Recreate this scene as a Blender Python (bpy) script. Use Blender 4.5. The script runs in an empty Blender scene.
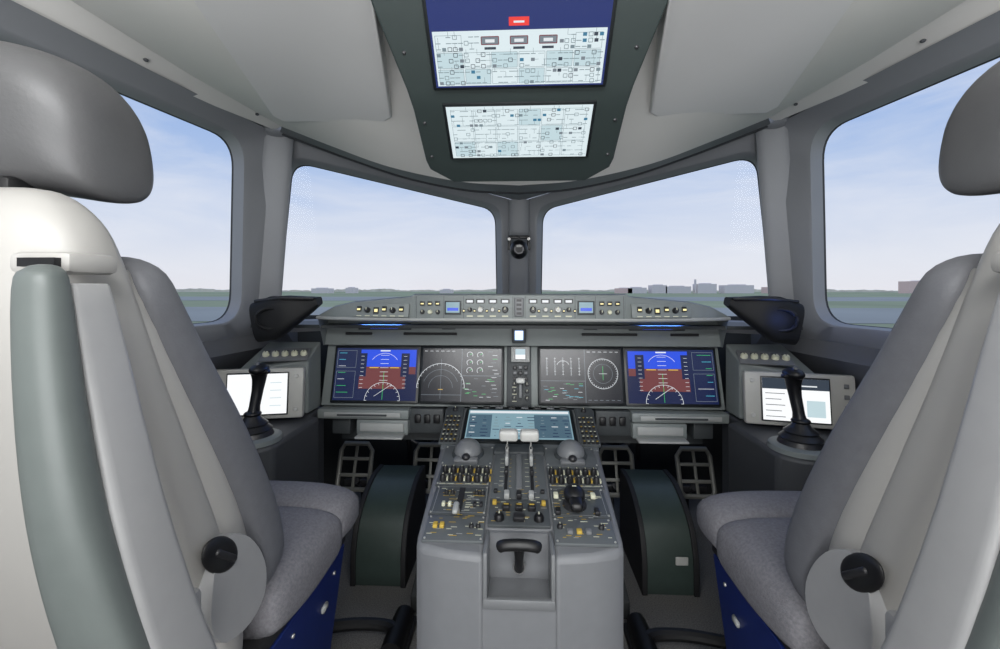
import bpy, bmesh, math, random
from mathutils import Vector, Matrix
random.seed(7)
scn = bpy.context.scene
try:
    scn.view_settings.view_transform = 'Standard'
except Exception:
    pass

# ---------------------------------------------------------------- materials
def lin(c):
    return tuple(((v/255.0)/12.92 if v/255.0 <= 0.04045 else (((v/255.0)+0.055)/1.055)**2.4) for v in c) + (1.0,)
MATS = {}
def mat(name, rgb, rough=0.5, metal=0.0, noise=0.0, nscale=40.0, bump=0.0, bscale=300.0, spec=0.5):
    m = bpy.data.materials.new(name); m.use_nodes = True
    nt = m.node_tree; b = nt.nodes['Principled BSDF']
    b.inputs['Roughness'].default_value = rough
    b.inputs['Metallic'].default_value = metal
    b.inputs['Specular IOR Level'].default_value = spec
    tc = nt.nodes.new('ShaderNodeTexCoord')
    c = lin(rgb)
    n = nt.nodes.new('ShaderNodeTexNoise'); n.inputs['Scale'].default_value = nscale
    n.inputs['Detail'].default_value = 4
    nt.links.new(tc.outputs['Object'], n.inputs['Vector'])
    r = nt.nodes.new('ShaderNodeValToRGB')
    k = max(noise, 0.02)
    r.color_ramp.elements[0].position = 0.3
    r.color_ramp.elements[1].position = 0.7
    r.color_ramp.elements[0].color = (c[0]*(1-k), c[1]*(1-k), c[2]*(1-k), 1)
    r.color_ramp.elements[1].color = (min(1, c[0]*(1+k)), min(1, c[1]*(1+k)), min(1, c[2]*(1+k)), 1)
    nt.links.new(n.outputs['Fac'], r.inputs['Fac'])
    nt.links.new(r.outputs['Color'], b.inputs['Base Color'])
    if bump > 0:
        n2 = nt.nodes.new('ShaderNodeTexNoise'); n2.inputs['Scale'].default_value = bscale
        nt.links.new(tc.outputs['Object'], n2.inputs['Vector'])
        bp = nt.nodes.new('ShaderNodeBump'); bp.inputs['Strength'].default_value = bump
        bp.inputs['Distance'].default_value = 0.002
        nt.links.new(n2.outputs['Fac'], bp.inputs['Height'])
        nt.links.new(bp.outputs['Normal'], b.inputs['Normal'])
    MATS[name] = m
    return m
def emi(name, rgb, s=1.0):
    m = bpy.data.materials.new(name); m.use_nodes = True
    nt = m.node_tree
    b = nt.nodes['Principled BSDF']
    b.inputs['Base Color'].default_value = (0.01, 0.01, 0.012, 1)
    b.inputs['Roughness'].default_value = 0.25
    b.inputs['Emission Color'].default_value = lin(rgb)
    b.inputs['Emission Strength'].default_value = s
    MATS[name] = m
    return m
mat('liner', (218, 216, 212), 0.6, noise=0.03, nscale=3)
mat('liner_panel', (222, 221, 220), 0.5, noise=0.02, nscale=3)
mat('frame_grey', (134, 136, 140), 0.5, noise=0.03, nscale=4)
mat('frame_dark', (72, 74, 78), 0.6)
mat('rubber_and_shade', (50, 52, 56), 0.7)
mat('brow', (106, 109, 112), 0.6, noise=0.03)
mat('ohp', (42, 51, 50), 0.5)
mat('ohp_bezel', (20, 24, 26), 0.4)
mat('panel', (116, 122, 121), 0.5, noise=0.03)
mat('panel_light', (152, 154, 152), 0.5)
mat('panel_dark', (56, 60, 62), 0.55)
mat('ped_top', (84, 88, 90), 0.5, noise=0.03)
mat('ped_plate', (68, 72, 74), 0.5)
mat('ped_body', (107, 109, 112), 0.5, noise=0.03)
mat('black', (16, 16, 18), 0.42)
mat('vent_black', (16, 17, 19), 0.6, spec=0.3)
mat('black_soft', (26, 26, 28), 0.65)
mat('knob', (32, 32, 34), 0.4)
mat('knob_grey', (104, 106, 108), 0.45)
mat('white_pl', (184, 184, 180), 0.4)
mat('label', (200, 200, 176), 0.6)
mat('amber', (176, 148, 60), 0.5)
mat('metal', (185, 185, 182), 0.35, 0.7)
mat('pedal_metal', (122, 122, 116), 0.5, 0.2)
mat('steel_dark', (70, 70, 72), 0.4, 0.6)
mat('fabric', (108, 107, 111), 0.9, noise=0.18, nscale=180, bump=0.8, bscale=420)
mat('leather', (80, 80, 81), 0.42, noise=0.04, nscale=30, bump=0.12, bscale=200)
mat('leather_side', (98, 99, 103), 0.6, noise=0.05, nscale=60, bump=0.2)
mat('cream', (163, 161, 157), 0.42, noise=0.02, nscale=5)
mat('cream_arm', (148, 148, 148), 0.4, noise=0.02)
mat('armpad', (90, 96, 94), 0.45, noise=0.03)
mat('blue_base', (20, 38, 98), 0.4, noise=0.05)
mat('carpet', (106, 105, 103), 0.95, noise=0.4, nscale=260, bump=0.8, bscale=350)
mat('cover_green', (54, 66, 62), 0.42, noise=0.05)
mat('dark_well', (44, 46, 46), 0.8)
mat('wall_dark', (92, 94, 98), 0.65)
mat('console', (62, 64, 67), 0.6)
mat('bezel', (172, 171, 165), 0.5)
mat('grass', (190, 190, 150), 1.0, noise=0.12, nscale=0.02, spec=0.0)  # haze is put into the flat base colour
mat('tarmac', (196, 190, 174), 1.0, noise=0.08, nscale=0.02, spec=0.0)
mat('trees', (240, 230, 212), 1.0, noise=0.12, nscale=0.05, spec=0.0)  # pale colour stands in for distance haze, on the buildings below too
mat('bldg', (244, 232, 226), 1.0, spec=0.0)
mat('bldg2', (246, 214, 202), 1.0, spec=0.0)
emi('e_black', (14, 17, 24), 1.0)
emi('e_navy', (14, 26, 66), 1.0)
emi('e_blue', (32, 74, 215), 1.1)
emi('e_brown', (110, 56, 56), 1.0)
emi('e_white', (225, 230, 234), 1.0)
emi('e_grey', (120, 130, 138), 1.0)
emi('e_green', (70, 200, 110), 1.0)
emi('e_cyan', (90, 200, 225), 1.0)
emi('e_amb', (230, 190, 80), 1.0)
emi('e_red', (228, 58, 50), 1.1)
emi('e_dred', (120, 50, 58), 1.0)
emi('e_ohp', (220, 234, 238), 1.0)
emi('e_ohp2', (194, 216, 222), 1.0)
emi('e_ohpblue', (26, 44, 108), 1.0)
emi('e_ohpline', (120, 138, 145), 1.0)
emi('e_ohpdark', (52, 62, 74), 1.0)
emi('e_teal', (60, 120, 150), 1.0)
emi('e_mfd', (128, 160, 172), 1.0)
emi('e_mfd2', (74, 100, 116), 1.0)
emi('e_tab', (244, 246, 247), 1.08)
emi('e_led', (50, 100, 255), 3.0)
emi('e_lamp', (180, 210, 255), 2.0)
emi('e_yel', (255, 240, 170), 1.2)
g = bpy.data.materials.new('glass_pane'); g.use_nodes = True
nt = g.node_tree; nt.nodes.clear()
o = nt.nodes.new('ShaderNodeOutputMaterial'); mx = nt.nodes.new('ShaderNodeMixShader')
t = nt.nodes.new('ShaderNodeBsdfTransparent'); gl = nt.nodes.new('ShaderNodeBsdfGlossy')
gl.inputs['Roughness'].default_value = 0.0
mx.inputs['Fac'].default_value = 0.004
nt.links.new(t.outputs[0], mx.inputs[1]); nt.links.new(gl.outputs[0], mx.inputs[2]); nt.links.new(mx.outputs[0], o.inputs['Surface'])
MATS['glass_pane'] = g

# ---------------------------------------------------------------- builder
class B:
    def __init__(s, M=None):
        s.v = []; s.f = []; s.m = []; s.names = []; s.M = M or Matrix()
    def mi(s, name):
        if name not in s.names: s.names.append(name)
        return s.names.index(name)
    def add(s, vs, fs, m):
        o = len(s.v); k = s.mi(m)
        for p in vs: s.v.append(s.M @ Vector(p))
        for f in fs:
            s.f.append([o+i for i in f]); s.m.append(k)
    def box(s, c, d, m, bev=0.0, seg=2, R=None):
        bm = bmesh.new(); bmesh.ops.create_cube(bm, size=1.0)
        bmesh.ops.scale(bm, vec=Vector(d), verts=bm.verts)
        if bev > 0:
            bmesh.ops.bevel(bm, geom=list(bm.edges), offset=min(bev, min(d)*0.49), segments=seg, profile=0.5, affect='EDGES')
        if R is not None: bmesh.ops.transform(bm, matrix=R.to_4x4(), verts=bm.verts)
        bmesh.ops.translate(bm, vec=Vector(c), verts=bm.verts)
        bm.verts.index_update()
        s.add([v.co.copy() for v in bm.verts], [[v.index for v in f.verts] for f in bm.faces], m); bm.free()
    def bx(s, x0, x1, y0, y1, z0, z1, m, bev=0.0):
        s.box(((x0+x1)/2, (y0+y1)/2, (z0+z1)/2), (abs(x1-x0), abs(y1-y0), abs(z1-z0)), m, bev)
    def loft(s, rings, m, cap=True, closed=True):
        n = len(rings[0]); vs = [p for r in rings for p in r]; fs = []
        for i in range(len(rings)-1):
            for j in range(n if closed else n-1):
                a = i*n+j; b = i*n+(j+1) % n
                fs.append([a, b, b+n, a+n])
        if cap:
            fs.append(list(range(n))[::-1]); fs.append([(len(rings)-1)*n+i for i in range(n)])
        s.add(vs, fs, m)
    def tube(s, path, r, m, seg=12):
        path = [Vector(p) for p in path]; rings = []
        for i, p in enumerate(path):
            rr = r[i] if isinstance(r, (list, tuple)) else r
            d = (path[min(i+1, len(path)-1)]-path[max(i-1, 0)]).normalized()
            up = Vector((0, 0, 1)) if abs(d.z) < 0.95 else Vector((0, 1, 0))
            a = d.cross(up).normalized(); b = d.cross(a).normalized()
            rings.append([p+(a*math.cos(t)+b*math.sin(t))*rr for t in [2*math.pi*k/seg for k in range(seg)]])
        s.loft(rings, m)
    def cyl(s, p0, p1, r, m, r1=None, seg=20):
        s.tube([p0, p1], [r, r if r1 is None else r1], m, seg)
    def ell(s, c, r, m, R=None, u=24, v=14):
        vs = []; fs = []
        for i in range(v+1):
            th = math.pi*i/v
            for j in range(u):
                ph = 2*math.pi*j/u
                p = Vector((r[0]*math.sin(th)*math.cos(ph), r[1]*math.sin(th)*math.sin(ph), r[2]*math.cos(th)))
                if R is not None: p = R @ p
                vs.append(p+Vector(c))
        for i in range(v):
            for j in range(u):
                a = i*u+j; b = i*u+(j+1) % u
                fs.append([a, b, b+u, a+u])
        s.add(vs, fs, m)
    def poly(s, pts, m): s.add(pts, [list(range(len(pts)))], m)
    def prism(s, pts, zb, zt, m):
        n = len(pts); fb = zb if callable(zb) else (lambda x, y: zb); ft = zt if callable(zt) else (lambda x, y: zt)
        vs = [(x, y, fb(x, y)) for x, y in pts]+[(x, y, ft(x, y)) for x, y in pts]
        fs = [[i, (i+1) % n, n+(i+1) % n, n+i] for i in range(n)]+[list(range(n))[::-1], [n+i for i in range(n)]]
        s.add(vs, fs, m)
    def rect(s, x0, y0, x1, y1, m, z=0.001): s.poly([(x0, y0, z), (x1, y0, z), (x1, y1, z), (x0, y1, z)], m)
    def line(s, x0, y0, x1, y1, w, m, z=0.002):
        d = Vector((x1-x0, y1-y0)); n = Vector((-d.y, d.x)).normalized()*w/2
        s.poly([(x0+n.x, y0+n.y, z), (x1+n.x, y1+n.y, z), (x1-n.x, y1-n.y, z), (x0-n.x, y0-n.y, z)], m)
    def frame(s, x0, y0, x1, y1, w, m, z=0.002):
        s.line(x0, y0, x1, y0, w, m, z); s.line(x0, y1, x1, y1, w, m, z); s.line(x0, y0, x0, y1, w, m, z); s.line(x1, y0, x1, y1, w, m, z)
    def arc(s, cx, cy, r, w, m, a0=0, a1=360, z=0.002, n=32):
        vs = []; fs = []
        for i in range(n+1):
            a = math.radians(a0+(a1-a0)*i/n)
            for q in (r-w/2, r+w/2): vs.append((cx+q*math.cos(a), cy+q*math.sin(a), z))
        for i in range(n): fs.append([2*i, 2*i+1, 2*i+3, 2*i+2])
        s.add(vs, fs, m)
    def knob(s, x, y, r, h, m='knob', cap=None):
        s.tube([(x, y, 0), (x, y, h*0.75), (x, y, h)], [r, r*0.92, r*0.7], m, 14)
        if cap: s.line(x, y, x, y+r*0.8, r*0.25, cap, h+0.0005)
    def build(s, name, parent=None, sub=0, bevel=0.0, smooth=35, normals=True):
        me = bpy.data.meshes.new(name)
        me.from_pydata([tuple(p) for p in s.v], [], s.f)
        for nm in s.names: me.materials.append(MATS[nm])
        for i, p in enumerate(me.polygons): p.material_index = s.m[i]
        bm = bmesh.new(); bm.from_mesh(me)
        if normals: bmesh.ops.recalc_face_normals(bm, faces=bm.faces)
        bm.to_mesh(me); bm.free()
        me.shade_smooth()
        if sub == 0:
            try: me.set_sharp_from_angle(angle=math.radians(smooth))
            except Exception: pass
        ob = bpy.data.objects.new(name, me); scn.collection.objects.link(ob)
        if parent: ob.parent = parent
        if bevel > 0:
            md = ob.modifiers.new('bev', 'BEVEL'); md.width = bevel; md.segments = 3; md.limit_method = 'ANGLE'; md.angle_limit = math.radians(40)
            md.harden_normals = False
        if sub:
            md = ob.modifiers.new('sub', 'SUBSURF'); md.levels = sub; md.render_levels = sub
        return ob
def grp(name):
    e = bpy.data.objects.new(name, None); e.empty_display_size = 0.1; scn.collection.objects.link(e); return e
def plane_M(o, xd, yd):
    x = Vector(xd).normalized(); y = Vector(yd); y = (y-x*y.dot(x)).normalized(); z = x.cross(y)
    return Matrix(((x.x, y.x, z.x, o[0]), (x.y, y.y, z.y, o[1]), (x.z, y.z, z.z, o[2]), (0, 0, 0, 1)))
def sring(c, U, V, a, b, e=4.0, n=28):
    c = Vector(c); U = Vector(U).normalized(); V = Vector(V).normalized(); out = []
    for i in range(n):
        t = 2*math.pi*i/n; ct, st = math.cos(t), math.sin(t)
        out.append(c+U*(a*math.copysign(abs(ct)**(2/e), ct))+V*(b*math.copysign(abs(st)**(2/e), st)))
    return out
def mir(p): return (-p[0], p[1], p[2])
def catmull(pts, n=8):
    P = [Vector(p) for p in pts]; P = [P[0]*2-P[1]]+P+[P[-1]*2-P[-2]]; out = []
    for i in range(1, len(P)-2):
        for k in range(n):
            t = k/n
            out.append(0.5*((2*P[i])+(P[i+1]-P[i-1])*t+(2*P[i-1]-5*P[i]+4*P[i+1]-P[i+2])*t*t+(3*P[i]-P[i-1]-3*P[i+1]+P[i+2])*t**3))
    out.append(P[-2]); return out
def dens(rows, n=4):
    R = [tuple(rows[0])]+[tuple(r) for r in rows]+[tuple(rows[-1])]; out = []
    for i in range(1, len(R)-2):
        for k in range(n):
            t = k/n; row = []
            for a, b_, c, d in zip(R[i-1], R[i], R[i+1], R[i+2]):
                v = 0.5*((2*b_)+(c-a)*t+(2*a-5*b_+4*c-d)*t*t+(3*b_-a-3*c+d)*t**3)
                row.append(v)
            out.append(tuple(row))
    out.append(R[-2]); return out

# ---------------------------------------------------------------- window surround shell
def rounded_quad(q, r, n=8):
    q = [Vector(p) for p in q]; out = []
    for i in range(4):
        p = q[i]; a = (q[i-1]-p).normalized(); b = (q[(i+1) % 4]-p).normalized()
        for k in range(n+1):
            t = k/n
            out.append(p+a*r*(1-t)**2+b*r*t**2)
    return out
def outer_ring(q, n=8):
    q = [Vector(p) for p in q]; out = []
    for i in range(4):
        p = q[i]
        for k in range(n+1):
            t = k/n
            if t < 0.5: out.append(p.lerp(q[i-1], 0.12*(1-2*t)))
            else: out.append(p.lerp(q[(i+1) % 4], 0.12*(2*t-1)))
    return out
FT_c = (0, 2.10, 1.53); FB_c = (0, 2.26, 0.93)
FT_o = (0.89, 1.56, 1.675); FB_o = (1.0, 1.64, 0.93)
ST_r = (1.07, -0.3, 1.62); SB_r = (1.22, -0.3, 0.93)
hole_F = [(0.082, 2.05, 1.498), (0.878, 1.60, 1.618), (0.985, 1.672, 0.97), (0.08, 2.19, 0.97)]
hole_S = [(0.955, 1.465, 1.635), (0.985, 1.49, 0.985), (1.175, 0.10, 0.985), (1.10, 0.10, 1.60)]
def window(idx, outer, hole, r, ext, flip):
    if flip: outer = [mir(p) for p in outer]; hole = [mir(p) for p in hole]; ext = mir(ext)
    par = grp('window_%d' % idx)
    b = B()
    O = outer_ring(outer); H = rounded_quad(hole, r)
    e = Vector(ext)
    cen = sum((Vector(p) for p in hole), Vector())/4
    H0 = [cen+(p-cen)*1.012-e*0.0 for p in H]
    Hb = [cen+(p-cen)*0.996+e*0.06 for p in H]
    H2 = [cen+(p-cen)*0.987+e*0.9 for p in H]
    H3 = [cen+(p-cen)*0.982+e for p in H]
    b.loft([O, H0, Hb, H2], 'frame_grey', cap=False)
    b.loft([H2, H3], 'rubber_and_shade', cap=False)
    b.build('frame_surround', par, smooth=50, normals=False)
    b = B(); b.poly(H3, 'glass_pane'); b.build('pane', par)
    return par
outF = [FT_c, FT_o, FB_o, FB_c]
outS = [FT_o, FB_o, SB_r, ST_r]
window(1, outF, hole_F, 0.075, (0.03, 0.08, 0.0), False)
window(2, outF, hole_F, 0.075, (0.03, 0.08, 0.0), True)
window(3, outS, hole_S, 0.10, (0.06, 0.03, 0.0), False)
window(4, outS, hole_S, 0.10, (0.06, 0.03, 0.0), True)
par = grp('window_post_trim')
for sgn in (1, -1):
    b = B()
    rings = []
    for k in range(9):
        t = k/8
        c = Vector(FT_o).lerp(Vector(FB_o), t); c.x *= sgn
        w = 0.050+0.004*t
        rings.append(sring(c+Vector((-0.012*sgn, -0.02, 0)), (sgn*0.75, -0.35, 0), (sgn*0.4, 0.9, 0), w, 0.018, 3, 20))
    b.loft(rings, 'frame_grey'); b.build('side_post', par)
b = B()
b.loft([sring(Vector((0, 2.10, 1.53)).lerp(Vector((0, 2.25, 0.95)), k/6)+Vector((0, -0.03, 0)), (1, 0, 0), (0, 1, 0), 0.052, 0.03, 3, 20) for k in range(7)], 'frame_grey')
b.build('centre_post', par)

Lc = [(0, 1.40, 1.44), (0.195, 1.40, 1.455), (0.423, 1.40, 1.505), (0.62, 1.42, 1.580), (0.83, 1.47, 1.672)]
Bc = [(0, 1.60, 1.462), (0.19, 1.60, 1.475), (0.40, 1.585, 1.515), (0.61, 1.56, 1.58), (0.87, 1.52, 1.672)]
Wc = [(0, 2.10, 1.532), (0.22, 1.967, 1.566), (0.45, 1.83, 1.604), (0.67, 1.695, 1.640), (0.89, 1.56, 1.677)]
b = B()
def full(c):
    h = catmull(c, 6); return [Vector((-p.x, p.y, p.z)) for p in h[::-1]][:-1]+h
L, BB, W = full(Lc), full(Bc), full(Wc)
b.loft([L, [p.lerp(q, 0.5)+Vector((0, 0, -0.006)) for p, q in zip(L, BB)], BB], 'brow', cap=False, closed=False)
b.loft([BB, [p+Vector((0, 0.01, 0.02)) for p in BB], W], 'frame_grey', cap=False, closed=False)
b.tube(BB, 0.007, 'rubber_and_shade', 8)
for s in (1, -1): b.ell((0.885*s, 1.54, 1.682), (0.05, 0.06, 0.028), 'frame_grey')
b.build('trim_1', None, smooth=60)

# ceiling liner
prof = [
 [(0, 1.40, 1.44), (0.195, 1.40, 1.455), (0.423, 1.40, 1.505), (0.62, 1.42, 1.580), (0.83, 1.47, 1.672)],
 [(0, 1.10, 1.56), (0.2, 1.10, 1.565), (0.42, 1.10, 1.59), (0.68, 1.12, 1.64), (0.90, 1.15, 1.69)],
 [(0, 0.80, 1.66), (0.2, 0.80, 1.66), (0.42, 0.80, 1.67), (0.70, 0.80, 1.69), (0.93, 0.80, 1.70)],
 [(0, 0.30, 1.86), (0.2, 0.30, 1.86), (0.42, 0.30, 1.85), (0.70, 0.30, 1.80), (0.96, 0.30, 1.71)],
 [(0, -1.2, 1.98), (0.2, -1.2, 1.98), (0.42, -1.2, 1.96), (0.75, -1.2, 1.88), (1.0, -1.2, 1.71)]]
b = B()
b.loft([full(r) for r in prof], 'liner', cap=False, closed=False)
for s in (1, -1):
    E1 = [(0.83*s, 1.47, 1.672), (0.90*s, 1.15, 1.69), (0.93*s, 0.80, 1.70), (0.96*s, 0.30, 1.71), (1.0*s, -1.2, 1.71)]
    E2 = [(0.875*s, 1.50, 1.673), (0.955*s, 1.15, 1.655), (1.0*s, 0.80, 1.635), (1.03*s, 0.30, 1.62), (1.06*s, -1.2, 1.61)]
    E3 = [(0.875*s, 1.50, 1.69), (0.965*s, 1.15, 1.675), (1.01*s, 0.80, 1.655), (1.04*s, 0.30, 1.64), (1.07*s, -1.2, 1.64)]
    E4 = [(0.90*s, 1.57, 1.70), (0.985*s, 1.15, 1.69), (1.03*s, 0.80, 1.68), (1.06*s, 0.30, 1.67), (1.09*s, -1.2, 1.65)]
    E5 = [(0.90*s, 1.57, 1.67), (0.965*s, 1.05, 1.655), (1.0*s, 0.80, 1.64), (1.05*s, 0.0, 1.62), (1.09*s, -1.2, 1.60)]
    b.loft([E1, E2], 'liner', cap=False, closed=False)
    b.loft([E2, E3], 'rubber_and_shade', cap=False, closed=False)  # dark strip paints in the shade under the liner overhang
    b.loft([E3, E4, E5], 'frame_grey', cap=False, closed=False)
    for i in range(3):
        p = Vector(E1[i]).lerp(Vector(E2[i]), 0.5)
        b.ell((p.x, p.y-0.12, p.z), (0.006, 0.006, 0.004), 'frame_dark', u=8, v=6)
b.build('ceiling', None, smooth=40)

for s in (1, -1):
    b = B()
    low = [(0.255, 0.55, 1.66), (0.248, 0.72, 1.587), (0.338, 1.13, 1.555), (0.37, 1.175, 1.563), (0.720, 1.29, 1.613), (0.745, 1.26, 1.625), (0.56, 0.72, 1.60), (0.50, 0.45, 1.68)]
    up = [(x*1.0, y+0.01, z+0.10) for x, y, z in low]
    low = [(x*s, y, z) for x, y, z in low]; up = [(x*s, y, z) for x, y, z in up]
    b.loft([low, up], 'liner_panel')
    b.build('ceiling_air_duct', None, bevel=0.008)

# ---------------------------------------------------------------- room shell
b = B()
b.poly([(-1.25, -1.2, 0), (1.25, -1.2, 0), (1.25, 2.4, 0), (-1.25, 2.4, 0)], 'carpet'); b.build('floor')
for nm, s, tn in (('wall_left', -1, 'trim_2'), ('wall_right', 1, 'trim_3')):
    b = B()
    b.poly([(s*1.235, -1.2, 0), (s*1.235, 2.4, 0), (s*1.235, 2.4, 0.95), (s*1.235, -1.2, 0.95)], 'wall_dark'); b.build(nm)
    b = B()
    b.loft([[(s*1.07, -1.2, 1.72), (s*1.07, -0.3, 1.62)], [(s*1.22, -1.2, 0.93), (s*1.22, -0.3, 0.93)]], 'frame_grey', cap=False, closed=False)
    b.loft([[(s*1.22, -1.2, 0.93), (s*1.22, -0.3, 0.93), (s*1.0, 1.64, 0.93), (s*0.95, 1.72, 0.93)],
            [(s*1.17, -1.2, 0.88), (s*1.17, -0.3, 0.88), (s*0.975, 1.62, 0.88), (s*0.92, 1.72, 0.88)],
            [(s*1.2, -1.2, 0.70), (s*1.2, -0.3, 0.70), (s*1.10, 1.7, 0.70), (s*1.08, 2.3, 0.70)],
            [(s*1.22, -1.2, 0.66), (s*1.22, -0.3, 0.66), (s*1.2, 1.7, 0.66), (s*1.2, 2.35, 0.66)]], 'wall_dark', cap=False, closed=False)
    b.build(tn, None, smooth=50)
b = B(); b.poly([(-1.25, -1.2, 0), (1.25, -1.2, 0), (1.25, -1.2, 2.0), (-1.25, -1.2, 2.0)], 'liner'); b.build('wall_back')
b = B(); b.poly([(-1.25, 2.35, 0), (1.25, 2.35, 0), (1.25, 2.35, 0.96), (-1.25, 2.35, 0.96)], 'dark_well'); b.build('wall_front')
b = B()
b.prism([(-0.98, 1.53), (0.98, 1.53), (0.96, 1.66), (0.1, 2.18), (-0.1, 2.18), (-0.96, 1.66)], 0.962, 0.974, 'panel_dark')
b.build('glareshield_deck')  # deck of the glareshield, running out to the windshield base

# ---------------------------------------------------------------- overhead panel
oh = grp('overhead_panel')
P = [(0.50, 1.76, 0.27), (0.62, 1.672, 0.262), (0.709, 1.578, 0.247), (0.803, 1.477, 0.212), (0.836, 1.452, 0.207), (0.94, 1.384, 0.205), (0.960, 1.371, 0.20), (0.995, 1.350, 0.15)]
b = B()
r_low = [[(-w, y, z), (w, y, z), (w*0.95+0.01, y+0.07, z+0.10), (-w*0.95-0.01, y+0.07, z+0.10)] for y, z, w in P]
b.loft(r_low, 'ohp')
b.build('housing', oh, bevel=0.004, smooth=25)
def ohscreen(y0, z0, y1, z1, W, kind):
    o = Vector((0, (y0+y1)/2, (z0+z1)/2)); yd = Vector((0, y1-y0, z1-z0)); h = yd.length
    M = plane_M(o, (-1, 0, 0), yd)
    n = M.to_3x3() @ Vector((0, 0, 1))
    if n.y > 0: M = plane_M(o, (1, 0, 0), yd)
    b = B(M); H = h/2
    b.box((0, 0, -0.004), (2*W+0.014, h+0.012, 0.018), 'ohp_bezel', 0.004)
    Z = 0.0062
    if kind == 0:
        s1 = -H*0.08
        b.rect(-W, -H, W, H, 'e_ohpblue', Z)
        b.rect(-W+0.004, -H+0.003, W-0.004, s1, 'e_ohp', Z+0.001)
        b.rect(-0.017, s1+0.006, 0.017, s1+0.019, 'e_red', Z+0.001)
        b.rect(-0.009, s1+0.0105, 0.009, s1+0.0135, 'e_white', Z+0.002)
        for x in (-0.05, 0, 0.05):
            b.rect(x-0.015, s1-0.021, x+0.015, s1-0.009, 'e_grey', Z+0.002)
            b.frame(x-0.015, s1-0.021, x+0.015, s1-0.009, 0.0014, 'e_dred', Z+0.003)
            b.rect(x-0.008, s1-0.018, x+0.008, s1-0.013, 'e_white', Z+0.003)
            b.rect(x-0.010, s1-0.029, x+0.010, s1-0.025, 'e_ohpdark', Z+0.003)
    else:
        s1 = H; b.rect(-W, -H, W, H, 'e_ohp', Z)
    lo = -H+0.008
    rows = 11 if kind else 9
    cols = 6
    for i in range(3):
        for j in range(cols):
            gx = -W+0.008+(2*W-0.016)*j/cols; gy = lo-0.002+(s1-lo-0.002)*i/3
            gw = (2*W-0.016)/cols-0.003; gh = (s1-lo)/3-0.003
            if kind == 0 and i == 2 and j in (1, 2, 3, 4): continue
            b.frame(gx, gy, gx+gw, gy+gh, 0.0006, 'e_ohpline', Z+0.0014)
            if random.random() < 0.35: b.rect(gx, gy, gx+gw, gy+gh, 'e_ohp2', Z+0.0012)
    for i in range(rows):
        yy = lo+(s1-lo-0.009)*i/(rows-1)
        for j in range(30):
            x = -W+0.012+(2*W-0.024)*j/29+random.uniform(-0.001, 0.001)
            q = random.random()
            if kind == 0 and i >= rows-3 and abs(x) < 0.072: continue
            if q < 0.16:
                b.frame(x-0.0034, yy-0.003, x+0.0034, yy+0.003, 0.0010, 'e_ohpdark' if q < 0.08 else 'e_ohpline', Z+0.002)
            elif q < 0.27: b.rect(x-0.0034, yy-0.0027, x+0.0034, yy+0.0027, random.choice(['e_grey', 'e_ohpdark', 'e_teal', 'e_ohpline']), Z+0.002)
            elif q < 0.66: b.rect(x-0.0042, yy-0.0006, x+0.0042, yy+0.0006, 'e_ohpline', Z+0.002)
            if random.random() < 0.15: b.line(x, yy, x+0.010, yy, 0.0006, 'e_ohpline', Z+0.0015)
            if random.random() < 0.15: b.line(x, yy, x, min(yy+0.009, s1), 0.0006, 'e_ohpline', Z+0.0015)
    b.build('overhead_display', oh)
ohscreen(0.798, 1.480, 0.66, 1.624, 0.153, 0)
ohscreen(0.930, 1.391, 0.830, 1.459, 0.142, 1)
b = B()
for s in (1, -1):
    for (y, z) in ((0.66, 1.63), (0.76, 1.524), (0.86, 1.437), (0.93, 1.391)):
        b.ell((s*(0.19 if y > .8 else 0.205), y, z), (0.004, 0.004, 0.004), 'steel_dark', u=8, v=6)
b.build('fasteners', oh)

# ---------------------------------------------------------------- glareshield
gs = grp('glareshield')
stations = [(0, 1.40, 1.088), (0.345, 1.40, 1.088), (0.36, 1.405, 1.080), (0.56, 1.43, 1.062), (0.64, 1.455, 1.045), (0.71, 1.49, 1.014)]
st = [(-x, y, z) for x, y, z in stations[::-1]][:-1]+stations
rings = []
for x, yf, zt in st:
    yb = 1.80-abs(x)*0.25
    rings.append([(x, yf, 1.002), (x, yf+0.004, zt-0.004), (x, yf+0.016, zt), (x, yb, 1.03 if abs(x) < .6 else 1.0), (x, yb, 0.985), (x, 1.60, 0.988), (x, yf+0.02, 0.996)])
b = B(); b.loft(rings, 'panel'); b.build('shell', gs, smooth=30)
b = B()
lip = [(x, yf-0.005, 1.003) for x, yf, zt in st]
b.tube(lip, 0.006, 'panel_light', 8)
b.poly([(-0.715, 1.585, 1.0), (0.715, 1.585, 1.0), (0.735, 1.600, 0.893), (-0.735, 1.600, 0.893)], 'panel')
for s in (1, -1):
    b.poly([(s*0.71, 1.49, 1.0), (s*0.715, 1.60, 0.995), (s*0.735, 1.605, 0.893), (s*0.732, 1.58, 0.893)], 'panel')
b.build('recess', gs)
b = B(plane_M((0, 1.588, 0.945), (1, 0, 0), (0, -0.02, 0.1)))
for s in (1, -1):
    b.box((s*0.50, 0.020, 0.006), (0.11, 0.010, 0.014), 'e_led', 0.003)
    b.box((s*0.50, 0.020, 0.002), (0.20, 0.026, 0.008), 'panel_dark', 0.003)
    b.box((s*0.33, -0.008, 0.002), (0.20, 0.008, 0.006), 'black_soft')
    b.box((s*0.60, -0.008, 0.002), (0.10, 0.008, 0.006), 'black_soft')
    b.box((s*0.26, 0.02, 0.004), (0.05, 0.02, 0.006), 'panel_dark', 0.002)
b.box((0, -0.003, 0.02), (0.05, 0.06, 0.04), 'panel_dark', 0.006)
b.box((0, 0.0, 0.042), (0.030, 0.034, 0.004), 'e_lamp', 0.001)
b.build('recess_lights', gs)
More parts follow.
